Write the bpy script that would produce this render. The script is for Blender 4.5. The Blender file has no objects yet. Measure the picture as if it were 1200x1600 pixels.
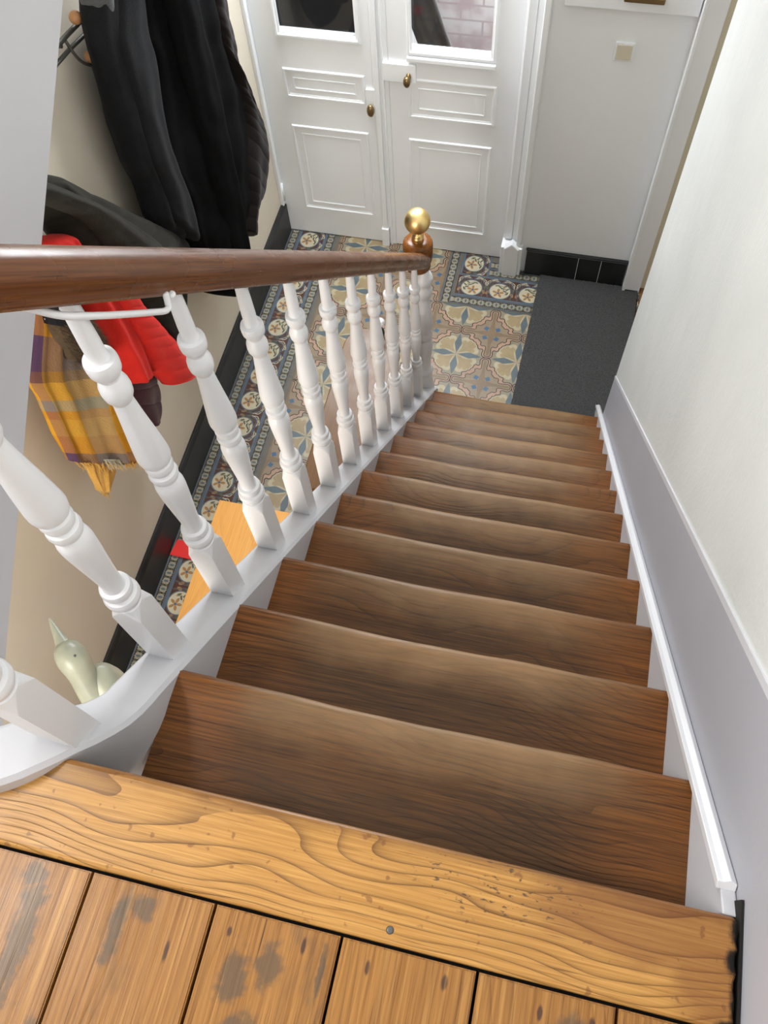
import bpy, bmesh, math, random
from mathutils import Vector, Matrix, noise
random.seed(7)
PI = math.pi
col = bpy.context.scene.collection
ORG = {}

# ---------------------------------------------------------------- measures
RIS, GO, W = 0.185, 0.18228, 0.754
S = RIS / GO
H = 13 * RIS
YD, XL = 3.242, -1.0636
XS = -0.008          # inner face of the open-side string
XB, YB = -0.05, -0.1475   # baluster line
XW = 0.775           # stair wall plane

# ---------------------------------------------------------------- material helpers
class NT:
    def __init__(s, name, rough=0.6, metallic=0.0, spec=0.5):
        s.m = bpy.data.materials.new(name); s.m.use_nodes = True
        s.t = s.m.node_tree; s.b = s.t.nodes['Principled BSDF']
        s.b.inputs['Roughness'].default_value = rough
        s.b.inputs['Metallic'].default_value = metallic
        s.b.inputs['Specular IOR Level'].default_value = spec
    def n(s, ty, **kw):
        nd = s.t.nodes.new(ty)
        for k, v in kw.items():
            if k in ('ins',):
                for a, b in v.items(): s.put(nd.inputs[a], b)
            else: setattr(nd, k, v)
        return nd
    def put(s, sock, v):
        if hasattr(v, 'is_output'): s.t.links.new(v, sock)
        elif isinstance(v, (tuple, list)) and sock.type == 'RGBA' and len(v) == 3: sock.default_value = (*v, 1)
        else: sock.default_value = v
    def math(s, op, a, b=0.0, c=0.0):
        nd = s.n('ShaderNodeMath', operation=op)
        s.put(nd.inputs[0], a); s.put(nd.inputs[1], b); s.put(nd.inputs[2], c)
        return nd.outputs[0]
    def mix(s, f, a, b, mode='MIX'):
        nd = s.n('ShaderNodeMix', data_type='RGBA', blend_type=mode)
        s.put(nd.inputs[0], f); s.put(nd.inputs[6], a); s.put(nd.inputs[7], b)
        return nd.outputs[2]
    def obj(s): return s.n('ShaderNodeTexCoord').outputs['Object']
    def map(s, v, scale=(1, 1, 1), loc=(0, 0, 0), rot=(0, 0, 0)):
        return s.n('ShaderNodeMapping', ins={'Vector': v, 'Scale': scale, 'Location': loc, 'Rotation': rot}).outputs[0]
    def noise(s, v, scale=5, detail=3, rough=.5, dist=0.0):
        return s.n('ShaderNodeTexNoise', ins={'Vector': v, 'Scale': scale, 'Detail': detail, 'Roughness': rough, 'Distortion': dist}).outputs[0]
    def ramp(s, f, stops, interp='LINEAR'):
        nd = s.n('ShaderNodeValToRGB'); s.put(nd.inputs[0], f); cr = nd.color_ramp; cr.interpolation = interp
        while len(cr.elements) < len(stops): cr.elements.new(0.5)
        for e, (p, c) in zip(cr.elements, stops):
            e.position = p; e.color = (*c, 1) if not isinstance(c, (int, float)) else (c, c, c, 1)
        return nd.outputs[0]
    def smooth(s, v, a, b):
        nd = s.n('ShaderNodeMapRange', interpolation_type='SMOOTHSTEP', ins={'Value': v, 'From Min': a, 'From Max': b})
        return nd.outputs[0]
    def col(s, c): s.put(s.b.inputs['Base Color'], c)
    def bump(s, h, strength=.3, dist=.002):
        nd = s.n('ShaderNodeBump', ins={'Height': h, 'Strength': strength, 'Distance': dist})
        s.t.links.new(nd.outputs[0], s.b.inputs['Normal'])

def lin(r, g, b):
    f = lambda c: ((c/255+.055)/1.055)**2.4 if c > 10 else c/255/12.92
    return (f(r), f(g), f(b))

def plain(name, c, rough=.55, var=.06, scale=6, bump=0.0, bscale=60, metallic=0, spec=.5):
    t = NT(name, rough, metallic, spec); v = t.obj()
    f = t.noise(v, scale, 4, .55)
    d = tuple(x*(1-var) for x in c); l = tuple(min(1, x*(1+var)) for x in c)
    t.col(t.ramp(f, [(.3, d), (.7, l)]))
    if bump: t.bump(t.noise(v, bscale, 3), bump, .002)
    return t.m

def wood(name, dark, mid, light, axis='x', rings=55, along=.12, rough=.42, wear=None, vein=.55, rnd=True, centre=(0, .06, .09), island=False, stain=0.0, depth=.8, hue_ends=None):
    """Plain-sawn timber: growth rings cut along their length, fibres, pores and a patchy worn finish."""
    t = NT(name, rough, 0, .28); v = t.obj()
    r = t.n('ShaderNodeObjectInfo').outputs['Random'] if rnd else None
    if island: r = t.n('ShaderNodeNewGeometry').outputs['Random Per Island']
    if r is not None:
        off = t.n('ShaderNodeCombineXYZ', ins={0: t.math('MULTIPLY', r, 17.3), 1: t.math('MULTIPLY', r, .11), 2: t.math('MULTIPLY', r, .05)}).outputs[0]
        v2 = t.n('ShaderNodeVectorMath', operation='ADD'); t.put(v2.inputs[0], v); t.put(v2.inputs[1], off); v2 = v2.outputs[0]
    else: v2 = v
    rot = {'x': (0, 0, 0), 'y': (0, 0, PI/2), 'r': (math.radians(45.4), 0, PI/2)}[axis]
    v2 = t.map(v2, rot=rot)
    st = t.map(v2, scale=(along, 1, 1))
    big = t.noise(t.map(v2, scale=(.9, 3.0, 3.0)), 2.2, 2, .5)
    sep = t.n('ShaderNodeSeparateXYZ', ins={0: st})
    y = t.math('ADD', sep.outputs[1], t.math('MULTIPLY', t.math('SUBTRACT', big, .5), .16))
    z = t.math('ADD', sep.outputs[2], centre[2])
    z = t.math('ADD', z, t.math('MULTIPLY', t.math('SUBTRACT', t.noise(t.map(v2, scale=(1.3, 1, 1), loc=(3, 1, 2)), 1.7, 1), .5), .12))
    d = t.math('SQRT', t.math('ADD', t.math('MULTIPLY', t.math('SUBTRACT', y, centre[1]), t.math('SUBTRACT', y, centre[1])), t.math('MULTIPLY', z, z)))
    d = t.math('ADD', d, t.math('MULTIPLY', t.noise(st, 22, 2), .006))
    w = t.math('FRACT', t.math('MULTIPLY', d, rings))
    line = t.math('MULTIPLY', t.math('POWER', w, 6.0), t.smooth(t.noise(t.map(v2, scale=(1.2, 3, 3), loc=(9, 4, 1)), 3.0, 2), .30, .62))
    fib = t.noise(t.map(v2, scale=(3, 160, 160)), 1.6, 3, .6)
    fine = t.noise(t.map(v2, scale=(8, 420, 420)), 1.0, 2, .7)
    fib2 = t.noise(t.map(v2, scale=(5, 330, 330)), 1.3, 3, .7)
    fib = t.math('ADD', t.math('MULTIPLY', fib, .55), t.math('MULTIPLY', fib2, .45))
    base = t.ramp(fib, [(.36, mid), (.64, light)])
    base = t.mix(t.math('MULTIPLY', line, vein), base, dark)
    base = t.mix(t.smooth(fine, .58, .8), base, dark)
    c = base
    if stain:
        sm = t.smooth(t.noise(t.map(v2, scale=(1, 1.6, 1), loc=(5, 2, 0)), 5.0, 4, .6), .56, .72)
        c = t.mix(t.math('MULTIPLY', sm, stain), c, lin(78, 66, 54))
    if wear: c = wear(t, v, v2, c, r)
    t.col(c)
    rr = t.math('ADD', rough, t.math('MULTIPLY', t.math('SUBTRACT', t.noise(v, 9, 3), .5), .3)); t.put(t.b.inputs['Roughness'], rr)
    t.bump(t.math('SUBTRACT', t.math('MULTIPLY', fib, .35), t.math('MULTIPLY', line, .6)), depth, .0009)
    return t.m

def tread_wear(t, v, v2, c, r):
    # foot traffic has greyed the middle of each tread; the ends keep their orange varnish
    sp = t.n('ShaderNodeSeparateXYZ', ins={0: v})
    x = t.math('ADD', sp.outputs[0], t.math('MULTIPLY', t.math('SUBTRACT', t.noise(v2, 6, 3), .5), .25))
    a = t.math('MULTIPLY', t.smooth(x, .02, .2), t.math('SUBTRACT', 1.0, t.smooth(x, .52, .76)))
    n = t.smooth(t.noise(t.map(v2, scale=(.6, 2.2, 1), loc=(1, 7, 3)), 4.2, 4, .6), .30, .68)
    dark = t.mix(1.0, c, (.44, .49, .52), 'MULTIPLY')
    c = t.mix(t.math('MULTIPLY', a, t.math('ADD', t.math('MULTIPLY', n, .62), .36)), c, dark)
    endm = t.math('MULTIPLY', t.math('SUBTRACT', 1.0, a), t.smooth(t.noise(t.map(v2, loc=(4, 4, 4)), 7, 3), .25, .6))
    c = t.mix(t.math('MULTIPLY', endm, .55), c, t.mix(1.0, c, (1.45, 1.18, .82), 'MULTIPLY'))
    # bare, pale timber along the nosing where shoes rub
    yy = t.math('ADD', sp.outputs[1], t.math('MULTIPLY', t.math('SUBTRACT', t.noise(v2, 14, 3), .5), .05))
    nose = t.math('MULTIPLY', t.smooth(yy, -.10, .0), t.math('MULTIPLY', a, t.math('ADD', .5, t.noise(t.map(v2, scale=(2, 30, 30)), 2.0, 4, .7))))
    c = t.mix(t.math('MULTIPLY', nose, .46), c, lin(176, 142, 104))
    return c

def spots(t, v2d, pts, ns=22, warp=.35):
    sp = t.n('ShaderNodeSeparateXYZ', ins={0: v2d}); out = None
    nz = t.math('MULTIPLY', t.math('SUBTRACT', t.noise(v2d, ns, 4, .6), .5), 2*warp)
    for x0, y0, ax, ay in pts:
        dx = t.math('DIVIDE', t.math('SUBTRACT', sp.outputs[0], x0), ax); dy = t.math('DIVIDE', t.math('SUBTRACT', sp.outputs[1], y0), ay)
        d = t.math('ADD', t.math('SQRT', t.math('ADD', t.math('MULTIPLY', dx, dx), t.math('MULTIPLY', dy, dy))), nz)
        m = t.math('SUBTRACT', 1.0, t.smooth(d, .55, 1.15))
        out = m if out is None else t.math('MAXIMUM', out, m)
    return out
def nosing_wear(t, v, v2, c, r):
    sp = t.n('ShaderNodeSeparateXYZ', ins={0: v})
    # browner towards the wall end, blackened at the wall, small dents
    c = t.mix(t.math('MULTIPLY', spots(t, v, [(.66, -.03, .13, .045), (.74, -.06, .05, .07)], 14), .55), c, lin(112, 66, 36))
    c = t.mix(t.math('MULTIPLY', t.smooth(t.math('ADD', sp.outputs[1], t.math('MULTIPLY', t.noise(v, 20, 3), .012)), -.012, .004), .55), c, lin(96, 56, 30))
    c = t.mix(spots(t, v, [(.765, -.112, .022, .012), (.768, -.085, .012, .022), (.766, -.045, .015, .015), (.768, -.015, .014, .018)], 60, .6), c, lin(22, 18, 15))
    dents = t.math('MULTIPLY', t.smooth(t.noise(t.map(v, scale=(1, 2.2, 1)), 85, 2, .6), .60, .68), spots(t, v, [(.50, -.03, .12, .035)], 10))
    c = t.mix(t.math('MULTIPLY', dents, .8), c, lin(58, 52, 48))
    return t.mix(t.math('MULTIPLY', t.smooth(t.noise(v, 60, 2), .66, .72), .6), c, lin(112, 70, 40))
def plank_wear(t, v, v2, c, r):
    c = t.mix(t.math('MULTIPLY', spots(t, v, [(.232, -.178, .020, .032), (.268, -.165, .018, .026), (.250, -.26, .03, .05), (.085, -.165, .012, .04), (.110, -.140, .014, .016), (-.02, -.2, .018, .09), (-.03, -.135, .022, .014), (.02, -.33, .03, .06), (.325, -.16, .005, .03), (.60, -.16, .02, .03)], 48, .9), .75), c, lin(84, 72, 58))
    c = t.mix(t.math('MULTIPLY', spots(t, v, [(.214, -.140, .0035, .006), (.15, -.175, .003, .012), (.300, -.135, .003, .009), (.375, -.14, .003, .008), (.46, -.135, .004, .009), (.565, -.14, .003, .009), (.62, -.14, .004, .01)], 60, .4), .85), c, lin(60, 42, 38))
    return t.mix(t.math('MULTIPLY', t.smooth(t.noise(t.map(v2, scale=(1, 60, 60)), 1.5, 3, .6), .55, .75), .35), c, lin(214, 168, 102))
M = {}
M['white'] = plain('white_gloss_paint', (.74, .74, .755), .30, .02, 3, .08, 30)
M['door'] = plain('white_door_paint', (.83, .85, .87), .42, .02, 3, .06, 40)
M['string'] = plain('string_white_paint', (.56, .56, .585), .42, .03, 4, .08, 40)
M['dado'] = plain('lavender_grey_paint', (.36, .36, .395), .5, .03, 3, .12, 120)
t = NT('shiny_plaster_paint', .36, 0, .5); v = t.obj()
t.col(t.ramp(t.noise(v, 3, 4), [(.3, (.60, .615, .60)), (.7, (.67, .68, .665))]))
t.bump(t.math('ADD', t.noise(t.map(v, scale=(1, 1, .3)), 12, 4, .6), t.math('MULTIPLY', t.noise(v, 140, 2), .5)), .35, .005)
M['wall_shiny'] = t.m
M['wall_left'] = plain('cream_plaster', lin(212, 203, 186), .7, .03, 2, .1, 90)
M['wall_back'] = plain('white_plaster', (.84, .86, .87), .6, .02, 2, .1, 90)
M['cream'] = plain('cream_paint', lin(208, 200, 178), .5, .03)
M['well'] = plain('pale_grey_stringer_paint', (.56, .57, .58), .5, .02, 2, .04, 60)
M['black'] = plain('black_marble_skirting', (.012, .013, .013), .42, .5, 9)
M['gap'] = plain('dark_gap', (.006, .005, .004), .95, .3)
M['brass'] = plain('satin_brass', (.86, .64, .28), .40, .05, 20, .05, 200, metallic=1)
M['antique'] = plain('antique_brass', (.28, .19, .09), .38, .1, 20, .05, 200, metallic=1)
M['chrome'] = plain('bright_steel', (.7, .7, .7), .25, .02, metallic=1)
M['blackmetal'] = plain('dark_metal', (.10, .10, .09), .4, .1, metallic=.5)
M['peg'] = plain('varnished_beech', (.48, .24, .10), .4, .15)
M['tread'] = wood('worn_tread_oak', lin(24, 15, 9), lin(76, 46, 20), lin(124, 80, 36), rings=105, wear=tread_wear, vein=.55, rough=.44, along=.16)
M['riser'] = plain('riser_brown', lin(96, 66, 42), .6, .15)
M['nosing'] = wood('golden_landing_board', lin(70, 42, 20), lin(158, 110, 52), lin(196, 148, 82), rings=92, along=.20, vein=.85, wear=nosing_wear, rnd=False, rough=.36, centre=(0, .02, .05), depth=1.0)
M['plank'] = wood('landing_pine_planks', lin(66, 40, 20), lin(126, 82, 36), lin(166, 118, 62), axis='y', rings=80, along=.07, vein=.35, wear=plank_wear, rnd=False, island=True, stain=.75, rough=.34)
M['rail'] = wood('mahogany_handrail', lin(44, 24, 12), lin(84, 46, 22), lin(116, 70, 36), axis='r', rings=26, along=.04, vein=.0, rnd=False, rough=.28, depth=.0)
M['cap'] = wood('newel_cap_wood', lin(60, 32, 12), lin(106, 60, 22), lin(134, 84, 36), rings=70, along=.3, vein=.4, rnd=False, rough=.26, depth=.2)
M['pine'] = wood('yellow_pine_top', lin(176, 116, 56), lin(204, 146, 74), lin(218, 164, 92), axis='y', rings=20, along=.1, vein=.25, rnd=False, rough=.4, depth=.15)
M['console'] = wood('chestnut_console_top', lin(58, 36, 14), lin(88, 56, 20), lin(106, 72, 28), axis='y', rings=26, along=.1, vein=.25, rnd=False, rough=.35, depth=.15)
M['parquet'] = wood('threshold_wood', lin(70, 44, 24), lin(120, 82, 44), lin(140, 98, 56), axis='y', rings=40, rnd=False)
M['red'] = plain('bright_red_card', (.72, .03, .025), .5, .04)
M['glassgreen'] = plain('dark_green_glass', (.02, .035, .025), .12, .1)
# carpet mat
t = NT('charcoal_carpet', .95, 0, .1); v = t.obj()
t.col(t.ramp(t.noise(v, 260, 3, .7), [(.3, (.035, .036, .036)), (.72, (.105, .107, .106))]))
t.bump(t.noise(v, 520, 2), .9, .004); M['mat'] = t.m
M['fringe_edge'] = plain('mat_edge_yarn', (.16, .16, .16), .95, .3, 60)
# bird
t = NT('frosted_pale_green_stone', .35, 0, .4); v = t.obj()
t.col(t.ramp(t.noise(v, 9, 4), [(.3, lin(140, 143, 128)), (.7, lin(168, 170, 152))]))
t.b.inputs['Subsurface Weight'].default_value = .25; t.b.inputs['Subsurface Radius'].default_value = (.03, .03, .02)
M['bird'] = t.m

def cloth(name, c, rough=.85, var=.25, wscale=260, sheen=.2, bump=.4):
    t = NT(name, rough, 0, .25 if sheen > .1 else .06); v = t.obj()
    f = t.noise(v, 14, 4, .6); g = t.noise(v, wscale, 2)
    k = t.ramp(t.math('ADD', t.math('MULTIPLY', f, .6), t.math('MULTIPLY', g, .4)), [(.3, tuple(x*(1-var) for x in c)), (.7, tuple(x*(1+var) for x in c))])
    t.col(k); t.b.inputs['Sheen Weight'].default_value = sheen
    t.bump(t.math('ADD', g, t.noise(v, 30, 3)), bump, .003)
    return t.m
M['greycoat'] = cloth('charcoal_wool', (.013, .0135, .015), sheen=.05)
M['greylining'] = cloth('mid_grey_wool', (.085, .087, .09))
M['blackcoat'] = cloth('black_wool', (.0032, .0032, .0035), sheen=0)
M['brownpuff'] = cloth('dark_brown_nylon', (.0095, .0065, .0055), .55, bump=.3, sheen=.05)
M['olive'] = cloth('dark_olive_cotton', (.014, .0128, .0085), .75, sheen=.08)
M['redpuff'] = cloth('red_quilted_nylon', (.56, .022, .016), .6, .12, sheen=.05)
M['burg'] = cloth('burgundy_nylon', (.045, .006, .018), .5)
t = NT('black_dotted_fabric', .8, 0, .2); v = t.obj()
vo = t.n('ShaderNodeTexVoronoi', ins={'Vector': v, 'Scale': 55.0}).outputs['Distance']
t.col(t.mix(t.smooth(vo, .20, .12), (.01, .01, .012), (.7, .7, .7))); M['dots'] = t.m
M['fur'] = cloth('brown_fur', (.075, .048, .024), .9, .5, 120)
# plaid from UV (u across, v along)
t = NT('mustard_grey_plum_plaid', .95, 0, .1)
uv = t.n('ShaderNodeTexCoord').outputs['UV']; sp = t.n('ShaderNodeSeparateXYZ', ins={0: uv})
must, amber, greyc, plum, rust = lin(214, 156, 52), lin(200, 132, 24), lin(160, 152, 128), lin(92, 66, 92), lin(140, 92, 48)
U = t.ramp(sp.outputs[0], [(0, plum), (.06, must), (.22, greyc), (.33, lin(172, 132, 60)), (.42, plum), (.5, must)], 'CONSTANT')
V = t.ramp(t.math('FRACT', t.math('MULTIPLY', sp.outputs[1], 2.1)), [(0, must), (.17, amber), (.36, plum), (.56, rust), (.64, must), (.82, greyc), (.92, amber)], 'CONSTANT')
cm = t.mix(.5, U, V)
uu = t.map(uv, scale=(300, 260, 1))
cm = t.mix(t.math('MULTIPLY', t.noise(uu, 1.0, 2), .5), cm, t.mix(1.0, cm, (.6, .6, .6), 'MULTIPLY'))
t.col(cm); t.bump(t.noise(t.map(uv, scale=(160, 120, 1)), 1, 3), .6, .004); M['plaid'] = t.m
M['fringe'] = cloth('mustard_fringe', lin(196, 150, 70), .95, .2)
M['fringegrey'] = cloth('pale_grey_fringe', lin(176, 170, 150), .95, .2)
# glass
t = NT('window_glass', .03, 0, .5); t.b.inputs['Transmission Weight'].default_value = 1; t.b.inputs['Base Color'].default_value = (.9, .92, .92, 1); M['glass'] = t.m
t = NT('whitewashed_brick', .8); v = t.obj()
br = t.n('ShaderNodeTexBrick', ins={'Vector': t.map(v, rot=(PI/2, 0, 0)), 'Color1': (.55, .52, .53, 1), 'Color2': (.66, .62, .60, 1), 'Mortar': (.42, .36, .35, 1), 'Scale': 1.0, 'Brick Width': .22, 'Row Height': .075, 'Mortar Size': .005})
t.col(t.mix(t.smooth(t.noise(v, 7, 4), .4, .65), br.outputs[0], (.45, .36, .36))); M['brick'] = t.m
M['darkroom'] = cloth('dark_curtain', (.012, .011, .010))

# floor tile colours
FC = dict(base=lin(150, 140, 118), cream=lin(186, 174, 144), yellow=lin(168, 148, 110), blue=lin(92, 106, 112), pink=lin(182, 148, 124), brown=lin(150, 132, 108), cross=lin(134, 112, 86),
          line=lin(44, 28, 26), dot=lin(70, 104, 136), maroon=lin(84, 52, 42), band=lin(92, 108, 122), stripc=lin(158, 152, 132), med=lin(200, 190, 162),
          petal=lin(168, 124, 76), leaf=lin(92, 96, 76), grout=lin(110, 104, 92), teeth=lin(96, 84, 72))
for k, c in FC.items(): M['t_'+k] = plain('tile_'+k, tuple(x*.80 for x in c), .42, .10, 14)

# ---------------------------------------------------------------- mesh helpers
def bm_new(): return bmesh.new()

def obj(name, bm, mat, parent=None, smooth=False, bevel=0, loc=None, sub=0):
    me = bpy.data.meshes.new(name)
    bmesh.ops.recalc_face_normals(bm, faces=bm.faces)
    bm.to_mesh(me); bm.free()
    o = bpy.data.objects.new(name, me); col.objects.link(o)
    for m in (mat if isinstance(mat, (list, tuple)) else [mat]): me.materials.append(m)
    if parent is not None:
        base = ORG[parent.name]; o.parent = parent
        me.transform(Matrix.Translation(-base)); ORG[o.name] = base
    else:
        base = Vector(loc) if loc is not None else Vector((0, 0, 0))
        if loc is not None: me.transform(Matrix.Translation(-base)); o.location = base
        ORG[o.name] = base
    if smooth:
        for p in me.polygons: p.use_smooth = True
    if bevel:
        b = o.modifiers.new('bevel', 'BEVEL'); b.width = bevel; b.segments = 2; b.limit_method = 'ANGLE'; b.angle_limit = math.radians(35)
    if sub:
        b = o.modifiers.new('subdivision', 'SUBSURF'); b.levels = sub; b.render_levels = sub
    return o

def tag(o, label=None, cat=None, group=None, kind=None):
    if label: o['label'] = label
    if cat: o['category'] = cat
    if group: o['group'] = group
    if kind: o['kind'] = kind
    return o

def thing(name, loc, label, cat, group=None, kind=None):
    o = bpy.data.objects.new(name, None); col.objects.link(o); o.location = loc; o.empty_display_size = .05
    ORG[o.name] = Vector(loc)
    return tag(o, label, cat, group, kind)

def box(bm, x0, x1, y0, y1, z0, z1, mi=0):
    vs = [bm.verts.new((x, y, z)) for x in (x0, x1) for y in (y0, y1) for z in (z0, z1)]
    for f in ((0, 1, 3, 2), (4, 6, 7, 5), (0, 4, 5, 1), (2, 3, 7, 6), (0, 2, 6, 4), (1, 5, 7, 3)):
        bm.faces.new([vs[i] for i in f]).material_index = mi
    return vs

def prism(bm, pts, axis, a, b, mi=0):
    """closed 2-D outline extruded between a and b along axis (0,1,2)"""
    def P(u, w, t):
        return {0: (t, u, w), 1: (u, t, w), 2: (u, w, t)}[axis]
    A = [bm.verts.new(P(u, w, a)) for u, w in pts]; B = [bm.verts.new(P(u, w, b)) for u, w in pts]
    n = len(pts)
    bm.faces.new(A).material_index = mi; bm.faces.new(B[::-1]).material_index = mi
    for i in range(n): bm.faces.new((A[i], A[(i+1) % n], B[(i+1) % n], B[i])).material_index = mi

def sweep(bm, path, prof, up=Vector((0, 0, 1)), cap=True, scale=None):
    """prof: closed list (side, up) ; path list of Vector"""
    rings = []
    n = len(path)
    for i, p in enumerate(path):
        t = (path[min(i+1, n-1)] - path[max(i-1, 0)]).normalized()
        s = t.cross(up).normalized(); u = s.cross(t).normalized()
        k = scale[i] if scale else 1
        rings.append([bm.verts.new(p + s*a*k + u*b*k) for a, b in prof])
    m = len(prof)
    for i in range(n-1):
        for j in range(m):
            bm.faces.new((rings[i][j], rings[i][(j+1) % m], rings[i+1][(j+1) % m], rings[i+1][j]))
    if cap: bm.faces.new(rings[0]); bm.faces.new(rings[-1][::-1])

def circ(r, n=12): return [(r*math.cos(2*PI*i/n), r*math.sin(2*PI*i/n)) for i in range(n)]

def tube(bm, pts, r, n=12):
    pts = [Vector(p) for p in pts]
    d = (pts[-1]-pts[0]).normalized()
    up = Vector((0, 0, 1)) if abs(d.z) < .9 else Vector((1, 0, 0))
    if len(pts) > 2:
        nn = Vector((0, 0, 0))
        for i in range(1, len(pts)-1): nn += (pts[i]-pts[i-1]).cross(pts[i+1]-pts[i])
        if nn.length > 1e-6: up = nn.normalized()
    sweep(bm, pts, circ(r, n), up)

def lathe(bm, prof, c=(0, 0, 0), n=32, axis='z'):
    c = Vector(c); rings = []
    for r, z in prof:
        if r < 1e-5:
            rings.append([bm.verts.new(c + ax3(0, 0, z, axis))])
        else:
            rings.append([bm.verts.new(c + ax3(r*math.cos(2*PI*i/n), r*math.sin(2*PI*i/n), z, axis)) for i in range(n)])
    for A, B in zip(rings, rings[1:]):
        for i in range(n):
            j = (i+1) % n
            if len(A) == 1 and len(B) == 1: continue
            if len(A) == 1: bm.faces.new((A[0], B[j], B[i]))
            elif len(B) == 1: bm.faces.new((A[i], A[j], B[0]))
            else: bm.faces.new((A[i], A[j], B[j], B[i]))
    if len(rings[0]) > 1: bm.faces.new(rings[0][::-1])
    if len(rings[-1]) > 1: bm.faces.new(rings[-1])

def ax3(x, y, z, axis): return Vector((x, y, z)) if axis == 'z' else (Vector((z, x, y)) if axis == 'x' else Vector((x, z, y)))

def ball(bm, c, r, n=24, sz=1.0):
    prof = [(r*math.sin(PI*i/16), -r*sz*math.cos(PI*i/16)) for i in range(17)]
    prof[0] = (0, -r*sz); prof[-1] = (0, r*sz)
    lathe(bm, prof, c, n)

def cat(pts, t):
    """Catmull-Rom through tuples, t in 0..1"""
    n = len(pts)-1; f = t*n; i = min(int(f), n-1); u = f-i
    P = [pts[max(i-1, 0)], pts[i], pts[i+1], pts[min(i+2, n)]]
    return tuple(.5*((2*b)+(-a+c)*u+(2*a-5*b+4*c-d)*u*u+(-a+3*b-3*c+d)*u**3) for a, b, c, d in zip(*P))

# ---------------------------------------------------------------- the setting
def struct(name, bm, mat, parent=None, **k):
    o = obj(name, bm, mat, parent, **k)
    if parent is None: o['kind'] = 'structure'
    return o

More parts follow.
